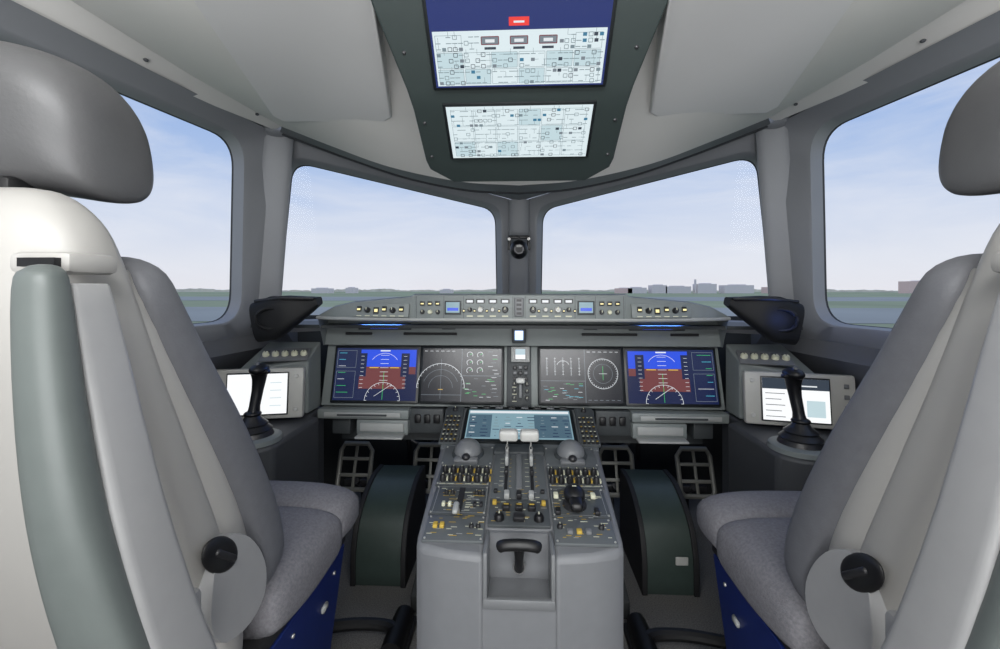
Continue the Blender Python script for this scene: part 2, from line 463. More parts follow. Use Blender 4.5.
for s in (1, -1):
    p = bpy.data.lights.new('recess_led', 'AREA'); p.shape = 'RECTANGLE'; p.size = 0.14; p.size_y = 0.01; p.energy = 0.5; p.color = (0.10, 0.28, 1)
    o = bpy.data.objects.new('recess_led_light', p); o.location = (s*0.50, 1.545, 0.985); o.rotation_euler = (math.radians(-20), 0, 0); scn.collection.objects.link(o); o.parent = gs
b = B(plane_M((0, 1.3985, 1.044), (1, 0, 0), (0, 0.004, 0.09)))
b.box((0, 0, 0.002), (0.68, 0.078, 0.006), 'panel', 0.002)
for x in (-0.335, -0.245, -0.18, -0.02, 0.02, 0.18, 0.245, 0.335): b.line(x, -0.036, x, 0.036, 0.0012, 'panel_dark', 0.0056)
for s in (1, -1):
    b.box((s*0.215, -0.002, 0.006), (0.054, 0.045, 0.006), 'panel_dark', 0.002); b.rect(s*0.215-0.022, -0.018, s*0.215+0.022, 0.016, 'e_mfd', 0.0095)
    b.rect(s*0.215-0.018, -0.012, s*0.215+0.018, -0.002, 'e_blue', 0.010)
    for k, x in enumerate((0.045, 0.085, 0.125, 0.16)):
        b.knob(s*x, -0.008, 0.011 if k % 2 == 0 else 0.008, 0.020, 'white_pl' if k in (1, 2) else 'knob', 'label')
        b.rect(s*x-0.014, 0.012, s*x+0.014, 0.027, 'ohp_bezel', 0.0055); b.rect(s*x-0.010, 0.015, s*x+0.010, 0.023, 'e_white', 0.006)
        b.rect(s*x-0.010, -0.031, s*x+0.010, -0.027, 'label', 0.0055)
        b.box((s*(x+0.019), -0.012, 0.007), (0.008, 0.010, 0.006), 'ohp_bezel', 0.001); b.rect(s*(x+0.019)-0.0025, -0.014, s*(x+0.019)+0.0025, -0.010, 'e_yel', 0.0105)
    for k, x in enumerate((0.265, 0.29, 0.315)):
        b.box((s*x, 0.012, 0.008), (0.016, 0.014, 0.006), 'ohp_bezel', 0.002)
        b.rect(s*x-0.005, 0.009, s*x+0.005, 0.013, 'e_yel', 0.0115)
        b.knob(s*x, -0.016, 0.008, 0.014, 'label' if k == 1 else 'knob', 'label')
b.box((0, 0.0, 0.01), (0.03, 0.06, 0.012), 'knob_grey', 0.003)
for k in range(4): b.rect(-0.008, -0.024+k*0.014, 0.008, -0.016+k*0.014, 'knob', 0.0165)
b.build('autopilot_controls', gs)
for s in (1, -1):
    M3 = plane_M((s*0.46, 1.4135, 1.032), (1, s*0.14, 0), (0, 0.02, 0.09))
    b = B(M3)
    b.box((0, 0, 0.0), (0.20, 0.046, 0.006), 'panel', 0.002)
    for k in range(6):
        x = -0.075+k*0.03
        if k in (1, 4): b.knob(x, 0, 0.010, 0.016, 'knob', 'label')
        elif k == 2: b.rect(x-0.010, -0.012, x+0.010, 0.010, 'ohp_bezel', 0.004); b.rect(x-0.006, -0.006, x+0.006, 0.004, 'e_yel', 0.005)
        else: b.box((x, 0.004, 0.006), (0.016, 0.018, 0.006), 'ohp_bezel', 0.002); b.rect(x-0.006, -0.001, x+0.006, 0.005, 'e_yel', 0.0095)
        b.rect(x-0.009, -0.020, x+0.009, -0.0175, 'label', 0.004)
    b.build('glareshield_side_controls', gs)

# ---------------------------------------------------------------- main instrument panel
ip = grp('instrument_panel')
Mp = plane_M((0, 1.59, 0.7825), (1, 0, 0), (0, 0.06, 0.221))
b = B(Mp)
b.box((0, 0, -0.03), (1.47, 0.226, 0.05), 'panel', 0.004)
b.box((0, 0.0, -0.003), (0.09, 0.222, 0.008), 'panel_dark', 0.002)
b.build('panel_board', ip)
def display(cx, w, h, kind, name):
    b = B(Mp @ Matrix.Translation((cx, 0.002, 0)))
    b.box((0, 0, 0.0), (w+0.020, h+0.020, 0.02), 'ohp_bezel', 0.005)
    x0, x1, y0, y1 = -w/2, w/2, -h/2, h/2; Z = 0.0105
    b.rect(x0, y0, x1, y1, 'e_black', Z)
    t = 0.0014
    if kind in ('pfdL', 'pfdR'):
        s = 1 if kind == 'pfdL' else -1
        def R(a, c, d, e, m, z):
            aa, dd = sorted((a*s, d*s)); b.rect(aa*w, c*h, dd*w, e*h, m, z)
        R(-.5, -.5, .5, .5, 'e_navy', Z+.0005)
        R(-.20, .0, .48, .47, 'e_blue', Z+.001)
        R(-.20, -.28, .48, .14, 'e_brown', Z+.0015)
        R(-.22, -.05, -.12, .4, 'e_navy', Z+.002)
        R(.30, -.05, .40, .4, 'e_navy', Z+.002)
        R(.36, -.30, .48, .0, 'e_navy', Z+.002)
        cx0 = .10*s*w
        for k in range(-3, 4):
            b.line(cx0-.05*w, (.12+k*.08)*h, cx0+.05*w, (.12+k*.08)*h, t, 'e_white', Z+.003)
        b.line(cx0-.18*w, .12*h, cx0-.07*w, .12*h, 0.003, 'e_amb', Z+.0035)
        b.line(cx0+.07*w, .12*h, cx0+.18*w, .12*h, 0.003, 'e_amb', Z+.0035)
        b.arc(cx0, .10*h, .30*h, t, 'e_white', 35, 145, Z+.003)
        b.arc(cx0, -.5*h, .34*h, t, 'e_white', 0, 180, Z+.003)
        for k in range(13):
            a = math.radians(k*15); b.line(cx0+math.cos(a)*.30*h, -.5*h+math.sin(a)*.30*h, cx0+math.cos(a)*.34*h, -.5*h+math.sin(a)*.34*h, t, 'e_white', Z+.003)
        b.line(cx0, -.48*h, cx0, .05*h, t, 'e_green', Z+.003)
        b.line(cx0-.1*w, -.42*h, cx0+.1*w, -.2*h, t, 'e_white', Z+.003)
        for k in range(9):
            yy = (.34-.075*k)*h
            for q in (-.17, .35):
                b.line((q*s-.02)*w, yy, (q*s+.02)*w, yy, t*.8, 'e_white', Z+.003)
        b.frame(*( (-.48*s*w, .12*h, -.25*s*w, .45*h) ), t*.8, 'e_grey', Z+.003)
        b.frame(*( (-.48*s*w, -.45*h, -.25*s*w, .05*h) ), t*.8, 'e_grey', Z+.003)
        for k in range(7):
            b.line((-.46*s)*w, (.4-.125*k)*h, (-.46*s+.1*s*random.uniform(.6, 1.8))*w, (.4-.125*k)*h, t, random.choice(['e_green', 'e_white', 'e_cyan']), Z+.003)
        b.rect((.1*s-.06)*w, .435*h, (.1*s+.06)*w, .46*h, 'e_white', Z+.003)
    elif kind == 'nav':
        cx0 = -.26*w
        for rr, a in ((.40, (0, 180)), (.30, (20, 160)), (.2, (0, 180))):
            b.arc(cx0, -.25*h, rr*h*1.15, t*(1.2 if rr == .4 else .8), 'e_white' if rr == .4 else 'e_grey', a[0], a[1], Z+.001)
        for k in range(19):
            a = math.radians(k*10); r1 = .46*h; r0 = .43*h
            b.line(cx0+math.cos(a)*r0, -.25*h+math.sin(a)*r0, cx0+math.cos(a)*r1, -.25*h+math.sin(a)*r1, t*.8, 'e_white', Z+.001)
        b.line(cx0, -.45*h, cx0, .3*h, t*.8, 'e_grey', Z+.001)
        b.line(cx0-.03*w, -.28*h, cx0+.03*w, -.28*h, t*1.5, 'e_amb', Z+.001)
        b.line(.0, -.5*h, .0, .5*h, t, 'e_grey', Z+.001); b.line(0, -.02*h, .5*w, -.02*h, t, 'e_grey', Z+.001)
        b.line(-.5*w, -.38*h, 0, -.38*h, t, 'e_grey', Z+.001)
        for i in range(2):
            for j in range(3):
                b.arc((.10+.13*i)*w, (.38-.15*j)*h, .055*h, t, 'e_white', -30, 230, Z+.001)
                b.line((.10+.13*i)*w, (.38-.15*j)*h, (.13+.13*i)*w, (.41-.15*j)*h, t, 'e_green', Z+.001)
        for k in range(13):
            x = random.uniform(.32, .42)*w; y = (.44-.07*k)*h
            b.line(x, y, x+.06*w, y, t, random.choice(['e_green', 'e_white', 'e_white', 'e_grey']), Z+.001)
        for k in range(18):
            x = random.uniform(.03, .38)*w; y = random.uniform(-.46, -.06)*h
            b.line(x, y, x+.05*w, y, t, random.choice(['e_green', 'e_white', 'e_grey']), Z+.001)
        for k in range(6): b.line((-.48+.07*k)*w, .45*h, (-.44+.07*k)*w, .45*h, t, 'e_white', Z+.001)
    elif kind == 'eng':
        cx0 = .27*w
        b.arc(cx0, .04*h, .28*h, t*1.1, 'e_white', 0, 360, Z+.001)
        b.arc(cx0, .04*h, .18*h, t*.7, 'e_grey', 0, 360, Z+.001)
        for k in range(36):
            a = math.radians(k*10); b.line(cx0+math.cos(a)*.25*h, .04*h+math.sin(a)*.25*h, cx0+math.cos(a)*.28*h, .04*h+math.sin(a)*.28*h, t*.7, 'e_white', Z+.001)
        b.line(cx0, -.08*h, cx0, .18*h, t, 'e_green', Z+.001); b.line(cx0-.05*w, .04*h, cx0+.05*w, .04*h, t, 'e_white', Z+.001)
        b.line(.05*w, -.5*h, .05*w, .5*h, t, 'e_grey', Z+.001)
        b.line(-.5*w, -.1*h, .05*w, -.1*h, t, 'e_grey', Z+.001)
        for k in range(5):
            x = (-.42+.1*k)*w
            b.line(x, .0, x, .34*h, t*.7, 'e_white', Z+.001)
            for q in range(6): b.line(x-.012*w, (.02+q*.06)*h, x+.012*w, (.02+q*.06)*h, t*.7, random.choice(['e_white', 'e_grey']), Z+.001)
        b.arc(-.22*w, .16*h, .12*h, t, 'e_white', 20, 160, Z+.0015)
        for k in range(30):
            x = random.uniform(-.47, -.02)*w; y = random.uniform(-.46, -.14)*h
            b.line(x, y, x+.05*w, y, t, random.choice(['e_green', 'e_white', 'e_grey', 'e_cyan']), Z+.001)
        for k in range(6): b.line((.08+.07*k)*w, .45*h, (.12+.07*k)*w, .45*h, t, 'e_white', Z+.001); b.line((.08+.07*k)*w, -.45*h, (.12+.07*k)*w, -.45*h, t, 'e_grey', Z+.001)
    b.build(name, ip)
display(-0.533, 0.310, 0.192, 'pfdL', 'flight_display_left')
display(-0.212, 0.294, 0.192, 'nav', 'navigation_display')
display(0.226, 0.294, 0.192, 'eng', 'engine_display')
display(0.550, 0.316, 0.192, 'pfdR', 'flight_display_right')
b = B(Mp @ Matrix.Translation((0.005, 0, 0.003)))
b.box((0, 0.078, 0.006), (0.070, 0.058, 0.016), 'panel_light', 0.004); b.rect(-0.024, 0.055, 0.024, 0.1, 'e_black', 0.0145); b.rect(-0.018, 0.06, 0.018, 0.097, 'e_mfd', 0.0155)
b.rect(-0.018, 0.06, 0.018, 0.076, 'e_white', 0.016)
for i in range(3):
    for k in (-1, 0, 1): b.box((k*0.02, 0.03-0.02*i, 0.006), (0.014, 0.012, 0.012), 'knob' if (i+k) % 2 else 'knob_grey', 0.002)
b.box((0, -0.045, 0.02), (0.012, 0.07, 0.02), 'knob_grey', 0.003); b.box((0, -0.02, 0.04), (0.034, 0.02, 0.03), 'white_pl', 0.007)
for i in range(3):
    b.knob(-0.022, -0.03-0.025*i, 0.007, 0.014, 'knob', 'label'); b.knob(0.024, -0.03-0.025*i, 0.007, 0.014, 'knob', 'label')
    b.rect(-0.03, -0.042-0.025*i, -0.014, -0.0395-0.025*i, 'label', 0.003)
b.build('centre_stack', ip)
b = B()
for s in (1, -1):
    b.box((s*0.565, 1.565, 0.650), (0.335, 0.07, 0.034), 'panel', 0.005)
    b.box((s*0.565, 1.527, 0.650), (0.28, 0.006, 0.016), 'panel_light', 0.002)
    b.box((s*0.565, 1.522, 0.650), (0.18, 0.004, 0.006), 'panel_dark')
    b.box((s*0.495, 1.60, 0.602), (0.19, 0.13, 0.056), 'panel', 0.006)
    b.box((s*0.495, 1.535, 0.604), (0.16, 0.012, 0.030), 'panel_light', 0.004)
    b.box((s*0.495, 1.515, 0.578), (0.17, 0.05, 0.008), 'panel_light', 0.003)
    b.box((s*0.34, 1.62, 0.62), (0.13, 0.12, 0.09), 'panel_dark', 0.006)
    for k in range(3): b.box((s*(0.30+0.035*k), 1.555, 0.63), (0.022, 0.012, 0.03), 'black', 0.003)
    b.box((s*0.66, 1.62, 0.60), (0.07, 0.10, 0.07), 'panel_dark', 0.006)
b.box((0, 1.66, 0.60), (1.38, 0.02, 0.16), 'panel_dark')
b.build('lower_panel', ip)
b = B()
for k in range(12): b.cyl((-0.6+0.11*k, 2.22, 0.60), (-0.58+0.11*k, 2.30, 0.10+0.05*(k % 3)), 0.012, 'black_soft', seg=8)
for s in (1, -1):
    b.tube(catmull([(s*0.32, 2.22, 0.5), (s*0.40, 2.2, 0.34), (s*0.50, 2.2, 0.30), (s*0.60, 2.2, 0.38), (s*0.66, 2.22, 0.55)], 4), 0.012, 'steel_dark', 8)
b.build('wiring_harness', None)

# black air vents beside glareshield
for s in (1, -1):
    b = B()
    path = catmull([(0.690*s, 1.46, 1.062), (0.73*s, 1.455, 1.046), (0.78*s, 1.435, 1.026), (0.83*s, 1.43, 1.006), (0.885*s, 1.43, 0.992)], 5)
    hs = [0.014, 0.032, 0.056, 0.074, 0.068]
    n = len(path); rings = []
    for i, p in enumerate(path):
        t = i/(n-1)*4; k = min(3, int(t)); h = hs[k]+(hs[k+1]-hs[k])*(t-k)
        rings.append(sring(p, (0, 1, 0.1), (0.2*s, 0, 1), 0.022+0.006*t, h, 3.6, 24))
    b.loft(rings, 'vent_black')
    p = Vector((0.828*s, 1.392, 1.005))
    tor = [p+Vector((math.cos(a)*0.034, 0.02*math.cos(a)*-s, math.sin(a)*0.034)) for a in [2*math.pi*k/24 for k in range(25)]]
    b.tube(tor, 0.006, 'vent_black', 8)
    b.ell(p+Vector((0, 0.014, 0)), (0.030, 0.012, 0.030), 'blue_base' if s > 0 else 'vent_black')  # right opening coloured blue to stand for its glow
    b.tube([(0.70*s, 1.435, 1.070), (0.80*s, 1.405, 1.072), (0.885*s, 1.405, 1.062)], 0.006, 'knob', 8)
    b.build('air_vent', None)

b = B()
b.box((0, 2.00, 1.345), (0.10, 0.03, 0.014), 'black', 0.003)
b.box((0, 2.00, 1.325), (0.012, 0.04, 0.05), 'steel_dark', 0.003)
b.ell((0, 1.97, 1.285), (0.042, 0.04, 0.044), 'black')
b.cyl((0, 1.942, 1.285), (0, 1.925, 1.283), 0.022, 'steel_dark'); b.cyl((0, 1.93, 1.285), (0, 1.922, 1.283), 0.016, 'black'); b.box((0, 1.920, 1.295), (0.022, 0.004, 0.008), 'white_pl', 0.001)
b.box((-0.045, 2.0, 1.315), (0.016, 0.02, 0.06), 'black', 0.003); b.box((0.045, 2.0, 1.315), (0.016, 0.02, 0.06), 'black', 0.003)
b.cyl((-0.045, 1.985, 1.335), (-0.045, 1.98, 1.335), 0.007, 'metal'); b.cyl((0.045, 1.985, 1.335), (0.045, 1.98, 1.335), 0.007, 'metal')
b.cyl((0, 2.01, 1.26), (0, 2.09, 1.30), 0.012, 'black')
b.build('magnetic_compass')

# ---------------------------------------------------------------- centre pedestal
pd = grp('centre_pedestal')
Y0, Z0, Y1, Z1, Y2, Z2 = 0.885, 0.565, 1.31, 0.62, 1.50, 0.688
def pz(x, y):
    if y <= Y1: return Z0+(y-Y0)*(Z1-Z0)/(Y1-Y0)-(0.004 if y < 0.90 else 0)
    return Z1+(y-Y1)*(Z2-Z1)/(Y2-Y1)
rear = [(-0.240, 1.31), (-0.221, 0.93), (-0.217, 0.905), (-0.200, 0.888), (-0.15, 0.877), (-0.070, 0.868)]
rearR = [(-x, y) for x, y in rear[::-1]]
b = B()
b.prism(rear+[(-0.070, 0.95), (0.070, 0.95)]+rearR, 0.0, pz, 'ped_body')
b.build('body_top', pd, bevel=0.012)
b = B(); b.prism([(-0.074, 0.867), (0.074, 0.867), (0.074, 0.97), (-0.074, 0.97)], 0.0, 0.470, 'ped_body'); b.build('body_core', pd)
b = B()
b.prism([(-0.240, 1.30), (0.240, 1.30), (0.257, Y2), (-0.257, Y2)], 0.0, pz, 'ped_top')
b.prism([(-0.26, Y2), (0.26, Y2), (0.26, 1.54), (-0.26, 1.54)], 0.3, 0.675, 'ped_top')
b.build('body_front', pd, bevel=0.006)
b = B()
b.bx(-0.073, -0.064, 0.861, 0.95, 0.462, 0.571, 'knob_grey', 0.003); b.bx(0.064, 0.073, 0.861, 0.95, 0.462, 0.571, 'knob_grey', 0.003)
b.bx(-0.073, 0.073, 0.859, 0.872, 0.460, 0.480, 'knob_grey', 0.003)
b.bx(-0.066, 0.066, 0.942, 0.951, 0.47, 0.568, 'ped_body')
b.build('handle_recess', pd)
b = B()
b.tube(catmull([(-0.041, 0.885, 0.570), (-0.03, 0.88, 0.577), (0, 0.878, 0.580), (0.03, 0.88, 0.577), (0.041, 0.885, 0.570)], 4), [0.008]+[0.0115]*15+[0.008], 'black')
b.tube([(0, 0.882, 0.576), (0, 0.89, 0.545), (0, 0.905, 0.52), (0, 0.93, 0.50)], [0.012, 0.009, 0.009, 0.012], 'black')
b.cyl((0, 0.94, 0.495), (0, 0.925, 0.505), 0.014, 'knob')
b.build('parking_brake_handle', pd)
sl = math.atan2(Z1-Z0, Y1-Y0)
Mt = Matrix.Translation((0, Y0, Z0)) @ Matrix.Rotation(sl, 4, 'X')
def yy(y): return (y-Y0)/math.cos(sl)
b = B(Mt)
def plate(x0, x1, y0, y1, m='ped_plate'):
    b.box(((x0+x1)/2, (yy(y0)+yy(y1))/2, 0.001), (x1-x0-0.003, yy(y1)-yy(y0)-0.003, 0.008), m, 0.002)
for s in (1, -1):
    for y0, y1, m in ((0.900, 0.985, 'ped_top'), (0.985, 1.10, 'ped_plate'), (1.10, 1.20, 'ped_plate'), (1.20, 1.305, 'ped_top')):
        x0, x1 = sorted((s*0.074, s*(0.208+0.02*(y0-0.9)/0.4))); plate(x0, x1, y0, y1, m)
        for y in (y0+0.008, y1-0.008):
            for x in (x0+0.007, x1-0.007): b.knob(x, yy(y), 0.0028, 0.007, 'metal')
plate(-0.072, 0.072, 0.952, 1.05); plate(-0.072, 0.072, 1.05, 1.305, 'ped_top')
for s in (1, -1):
    for r in range(2):
        for k in range(6):
            x = s*(0.087+0.0225*k); y = yy(1.122+0.038*r)
            b.knob(x, y, 0.0085, 0.022, 'knob', 'label')
            b.rect(x-0.008, y-0.016, x+0.008, y-0.0135, 'label' if k % 3 else 'amber', 0.0056)
            b.box((x+0.0112, y+0.004, 0.008), (0.0035, 0.012, 0.008), 'label' if k % 2 else 'amber')
    b.line(s*0.080, yy(1.106), s*0.205, yy(1.106), 0.0012, 'label', 0.0056)
    b.frame(s*0.080, yy(1.192), s*0.205, yy(1.104), 0.0009, 'panel_light', 0.0056)
    b.frame(s*0.080, yy(1.093), s*0.202, yy(0.992), 0.0009, 'panel_light', 0.0056)
for k in range(130):
    x = random.choice([-1, 1])*random.uniform(0.084, 0.195); y = yy(random.uniform(0.915, 1.09))
    w = random.uniform(0.003, 0.008)
    b.rect(x-w, y-0.0011, x+w, y+0.0011, random.choice(['label', 'label', 'amber', 'amber', 'panel_light']), 0.0057)
for k in range(40):
    x = random.uniform(-0.062, 0.062); y = yy(random.uniform(0.96, 1.12)); w = random.uniform(0.003, 0.007)
    b.rect(x-w, y-0.0011, x+w, y+0.0011, random.choice(['label', 'amber', 'panel_light']), 0.0056)
for x in (-0.03, 0.0, 0.03):
    b.box((x, yy(1.055), 0.012), (0.013, 0.020, 0.016), 'panel_light' if x else 'knob', 0.003)
    b.box((x, yy(1.010), 0.01), (0.018, 0.018, 0.014), 'knob', 0.003); b.rect(x-0.006, yy(1.008), x+0.006, yy(1.013), 'amber', 0.0175)
for x in (-0.045, 0.045):
    b.knob(x, yy(0.974), 0.012, 0.018, 'black', 'label'); b.box((x*1.3, yy(1.03), 0.008), (0.01, 0.012, 0.01), 'amber', 0.002)
    b.box((x*1.3, yy(1.075), 0.008), (0.01, 0.010, 0.01), 'knob', 0.002)
b.box((0, yy(0.974), 0.01), (0.026, 0.022, 0.014), 'knob', 0.004)
for x in (-0.034, 0.034):
    b.box((x, yy(1.17), 0.0035), (0.008, 0.17, 0.006), 'black_soft')
    for k in range(7): b.rect(x-0.018, yy(1.10)+0.022*k, x-0.007, yy(1.10)+0.022*k+0.002, 'label', 0.0056); b.rect(x+0.008, yy(1.10)+0.022*k, x+0.013, yy(1.10)+0.022*k+0.002, 'amber', 0.0056)
b.box((0, yy(1.17), 0.006), (0.016, 0.17, 0.010), 'knob_grey', 0.003)
b.box((-0.142, yy(1.04), 0.006), (0.014, 0.09, 0.006), 'black_soft')
for k in range(6): b.rect(-0.128, yy(1.0)+0.014*k, -0.116, yy(1.0)+0.014*k+0.002, 'label', 0.0058); b.rect(-0.17, yy(1.0)+0.014*k, -0.158, yy(1.0)+0.014*k+0.002, 'amber', 0.0058)
b.tube([(-0.142, yy(0.995), 0.0), (-0.142, yy(0.98), 0.032)], [0.006, 0.005], 'metal'); b.box((-0.142, yy(0.965), 0.036), (0.013, 0.036, 0.011), 'panel_light', 0.005, 3)
for x in (-0.18, -0.165, -0.105, -0.09): b.knob(x, yy(1.065), 0.006, 0.014, 'knob', 'label')
for x in (-0.185, -0.17): b.box((x, yy(0.945), 0.008), (0.01, 0.014, 0.01), 'amber', 0.002)
for x in (-0.18, -0.165, -0.105, -0.09): b.box((x, yy(1.02), 0.008), (0.008, 0.012, 0.010), 'label' if x < -0.12 else 'knob', 0.002)
for x in (-0.105, -0.09): b.knob(x, yy(0.945), 0.006, 0.012, 'knob', 'label')
b.knob(0.132, yy(1.03), 0.030, 0.014, 'black_soft'); b.ell((0.132, yy(1.04), 0.026), (0.026, 0.032, 0.02), 'black')
b.box((0.132, yy(1.005), 0.026), (0.03, 0.045, 0.022), 'black', 0.009, 3); b.rect(0.127, yy(1.038), 0.137, yy(1.043), 'label', 0.047)
for x in (0.09, 0.180): b.knob(x, yy(0.95), 0.007, 0.014, 'knob', 'label'); b.box((x, yy(1.0), 0.01), (0.012, 0.02, 0.01), 'knob', 0.002); b.box((x, yy(1.06), 0.01), (0.012, 0.016, 0.01), 'label', 0.002)
for x in (0.11, 0.13, 0.15): b.box((x, yy(0.935), 0.008), (0.012, 0.012, 0.008), 'amber' if x == .13 else 'knob_grey', 0.002)
b.build('control_plates', pd)
b = B(Mt)
for s in (1, -1):
    b.ell((s*0.150, yy(1.262), 0.008), (0.041, 0.046, 0.040), 'knob_grey')
    b.tube([(s*0.150, yy(1.262), 0.0), (s*0.150, yy(1.262), 0.014)], [0.050, 0.044], 'panel_dark', 24)
    b.box((s*0.150, yy(1.215), 0.010), (0.07, 0.024, 0.016), 'knob_grey', 0.007)
    b.ell((s*0.150, yy(1.214), 0.02), (0.012, 0.012, 0.01), 'knob')
b.build('cursor_control', pd)
b = B(Mt)
b.box((0, yy(1.285), 0.006), (0.15, 0.05, 0.014), 'panel_dark', 0.005)
for s in (1, -1):
    b.tube([(s*0.034, yy(1.235), 0.0), (s*0.034, yy(1.24), 0.035), (s*0.034, yy(1.25), 0.064)], [0.006, 0.005, 0.006], 'metal', 10)
    b.box((s*0.034, yy(1.20), 0.022), (0.010, 0.020, 0.030), 'panel_light', 0.004)
    b.box((s*0.030, yy(1.25), 0.070), (0.054, 0.030, 0.032), 'white_pl', 0.009, 4)
    b.box((s*0.034, yy(1.15), 0.014), (0.010, 0.014, 0.018), 'knob', 0.004)
b.build('throttle_levers', pd)
sl2 = math.atan2(Z2-Z1, Y2-Y1); Mu = Matrix.Translation((0, Y1, Z1)) @ Matrix.Rotation(sl2, 4, 'X')
b = B(Mu)
Ls = math.hypot(Z2-Z1, Y2-Y1)
b.box((0, Ls*0.50, 0.001), (0.365, Ls*0.86, 0.014), 'ohp_bezel', 0.005)
b.rect(-0.170, Ls*0.14, 0.170, Ls*0.88, 'e_mfd', 0.0085)
b.rect(-0.166, Ls*0.79, 0.166, Ls*0.85, 'e_white', 0.0092)
b.rect(-0.166, Ls*0.17, -0.09, Ls*0.75, 'e_mfd2', 0.0092); b.rect(0.05, Ls*0.17, 0.166, Ls*0.75, 'e_mfd2', 0.0092)
for i in range(7):
    for j in range(9):
        x = -0.15+0.038*j; q = random.random()
        b.rect(x-0.010*q-0.003, Ls*(0.20+0.078*i), x+0.012*q, Ls*(0.215+0.078*i), random.choice(['e_white', 'e_navy', 'e_ohpline', 'e_navy']), 0.0098)
for s in (1, -1):
    b.box((s*0.219, Ls*0.5, 0.003), (0.060, Ls*0.94, 0.010), 'ped_plate', 0.003)
    for i in range(7):
        for j in range(4):
            if i == 6: continue
            xx = s*0.219+(j-1.5)*0.013
            b.box((xx, Ls*(0.09+0.115*i), 0.010), (0.0095, 0.014, 0.007), 'knob', 0.002)
            b.rect(xx-0.003, Ls*(0.09+0.115*i)-0.002, xx+0.003, Ls*(0.09+0.115*i)+0.002, 'amber' if (i+j) % 3 == 0 else 'label', 0.0138)
    b.knob(s*0.219, Ls*0.88, 0.010, 0.016, 'knob', 'label')
b.build('pedestal_display', pd)
b = B()
for k in range(8): b.box((-0.16+0.045*k, 1.52, 0.681), (0.026, 0.02, 0.012), 'knob' if k % 2 else 'knob_grey', 0.003)
b.build('upper_buttons', pd)

# ---------------------------------------------------------------- side consoles, displays, sticks
for s in (1, -1):
    b = B()
    pts = [(0.745, 1.62), (0.745, 1.50), (0.70, 1.48), (0.70, 1.20), (0.74, 1.16), (0.95, 1.12), (0.95, 0.2), (1.19, 0.2), (1.19, 1.62)]
    pts = [(x*s, y) for x, y in pts]
    b.prism(pts, 0.0, 0.655, 'console')
    b.build('side_console', None, bevel=0.012)
    sp = grp('side_control_panel')
    b = B()
    b.prism([(0.75*s, 1.50), (0.97*s, 1.42), (0.95*s, 1.60), (0.75*s, 1.60)], 0.66, lambda x, y: 0.845+(y-1.48)*0.5, 'panel'); b.build('panel_body', sp, bevel=0.006)
    Mk = plane_M((0.83*s, 1.495, 0.868), (1, -0.28*s, 0), (0.1*s, 1, 0.5))
    b = B(Mk)
    b.box((0, 0, 0.002), (0.16, 0.075, 0.006), 'knob_grey', 0.002)
    for k in range(5): b.knob(-0.062+0.031*k, -0.004, 0.012, 0.018, 'label', 'knob')
    for k in range(5): b.rect(-0.07+0.031*k, 0.018, -0.052+0.031*k, 0.022, 'knob', 0.0056)
    b.build('rotary_knobs', sp)
    tb = grp('side_display')
    Mtb = plane_M((0.885*s, 1.400, 0.752), (1, -0.22*s, 0), (0, 0.12, 1))
    b = B(Mtb)
    b.box((0, 0, -0.012), (0.31, 0.168, 0.03), 'bezel', 0.008)
    sx = -0.012*s
    b.box((sx, 0, 0.004), (0.195, 0.142, 0.004), 'ohp_bezel', 0.002)
    b.rect(sx-0.093, -0.066, sx+0.093, 0.066, 'e_tab', 0.007)
    if s > 0:
        b.rect(sx-0.093, 0.032, sx+0.093, 0.066, 'e_ohpdark', 0.0075)
        for k in range(5): b.rect(sx-0.085, -0.055+0.018*k, sx-0.03-0.01*(k % 2), -0.053+0.018*k, 'e_ohpdark', 0.008)
        b.rect(sx-0.02, 0.042, sx+0.06, 0.046, 'e_white', 0.008); b.rect(sx+0.03, -0.05, sx+0.08, 0.0, 'e_ohp2', 0.008)
    else:
        for k in range(4): b.rect(sx+0.04, -0.04+0.025*k, sx+0.075, -0.038+0.025*k, 'e_ohp2', 0.008)
    for q in (0.055, -0.055):
        b.knob(-s*0.133, q, 0.007, 0.008, 'white_pl')
    for q in range(4): b.box((s*0.128, -0.05+0.033*q, 0.005), (0.014, 0.014, 0.005), 'knob_grey', 0.002)
    b.build('tablet', tb)
    sk = grp('side_stick')
    b = B()
    X, Y = 0.785*s, 1.235
    b.tube([(X, Y, 0.655), (X, Y, 0.668), (X, Y, 0.673)], [0.080, 0.078, 0.068], 'panel', 32)
    b.tube([(X, Y, 0.672), (X, Y, 0.685), (X, Y, 0.69), (X, Y, 0.702), (X, Y, 0.707), (X, Y, 0.72), (X, Y, 0.74)], [0.058, 0.052, 0.054, 0.040, 0.042, 0.026, 0.014], 'knob', 24)
    b.build('base_boot', sk)
    b = B()
    path = catmull([(X, Y, 0.722), (X-0.002*s, Y+0.006, 0.755), (X-0.004*s, Y+0.018, 0.80), (X-0.008*s, Y+0.020, 0.835), (X-0.012*s, Y+0.012, 0.862)], 4)
    n = len(path); rings = []
    for i, p in enumerate(path):
        t = i/(n-1); rs = [0.018, 0.013, 0.014, 0.017, 0.022]; k = min(3, int(t*4)); w = rs[k]+(rs[k+1]-rs[k])*(t*4-k)
        rings.append(sring(p, (1, 0, 0), (0, 1, 0), w, w*1.25, 2.5, 18))
    b.loft(rings, 'black')
    b.ell((X-0.014*s, Y+0.010, 0.864), (0.025, 0.034, 0.017), 'black')
    b.box((X-0.034*s, Y+0.006, 0.858), (0.028, 0.018, 0.013), 'black', 0.005)
    b.cyl((X-0.014*s, Y+0.0, 0.876), (X-0.014*s, Y+0.0, 0.886), 0.006, 'knob_grey')
    b.ell((X, Y, 0.735), (0.024, 0.024, 0.010), 'black')
    b.build('grip', sk)

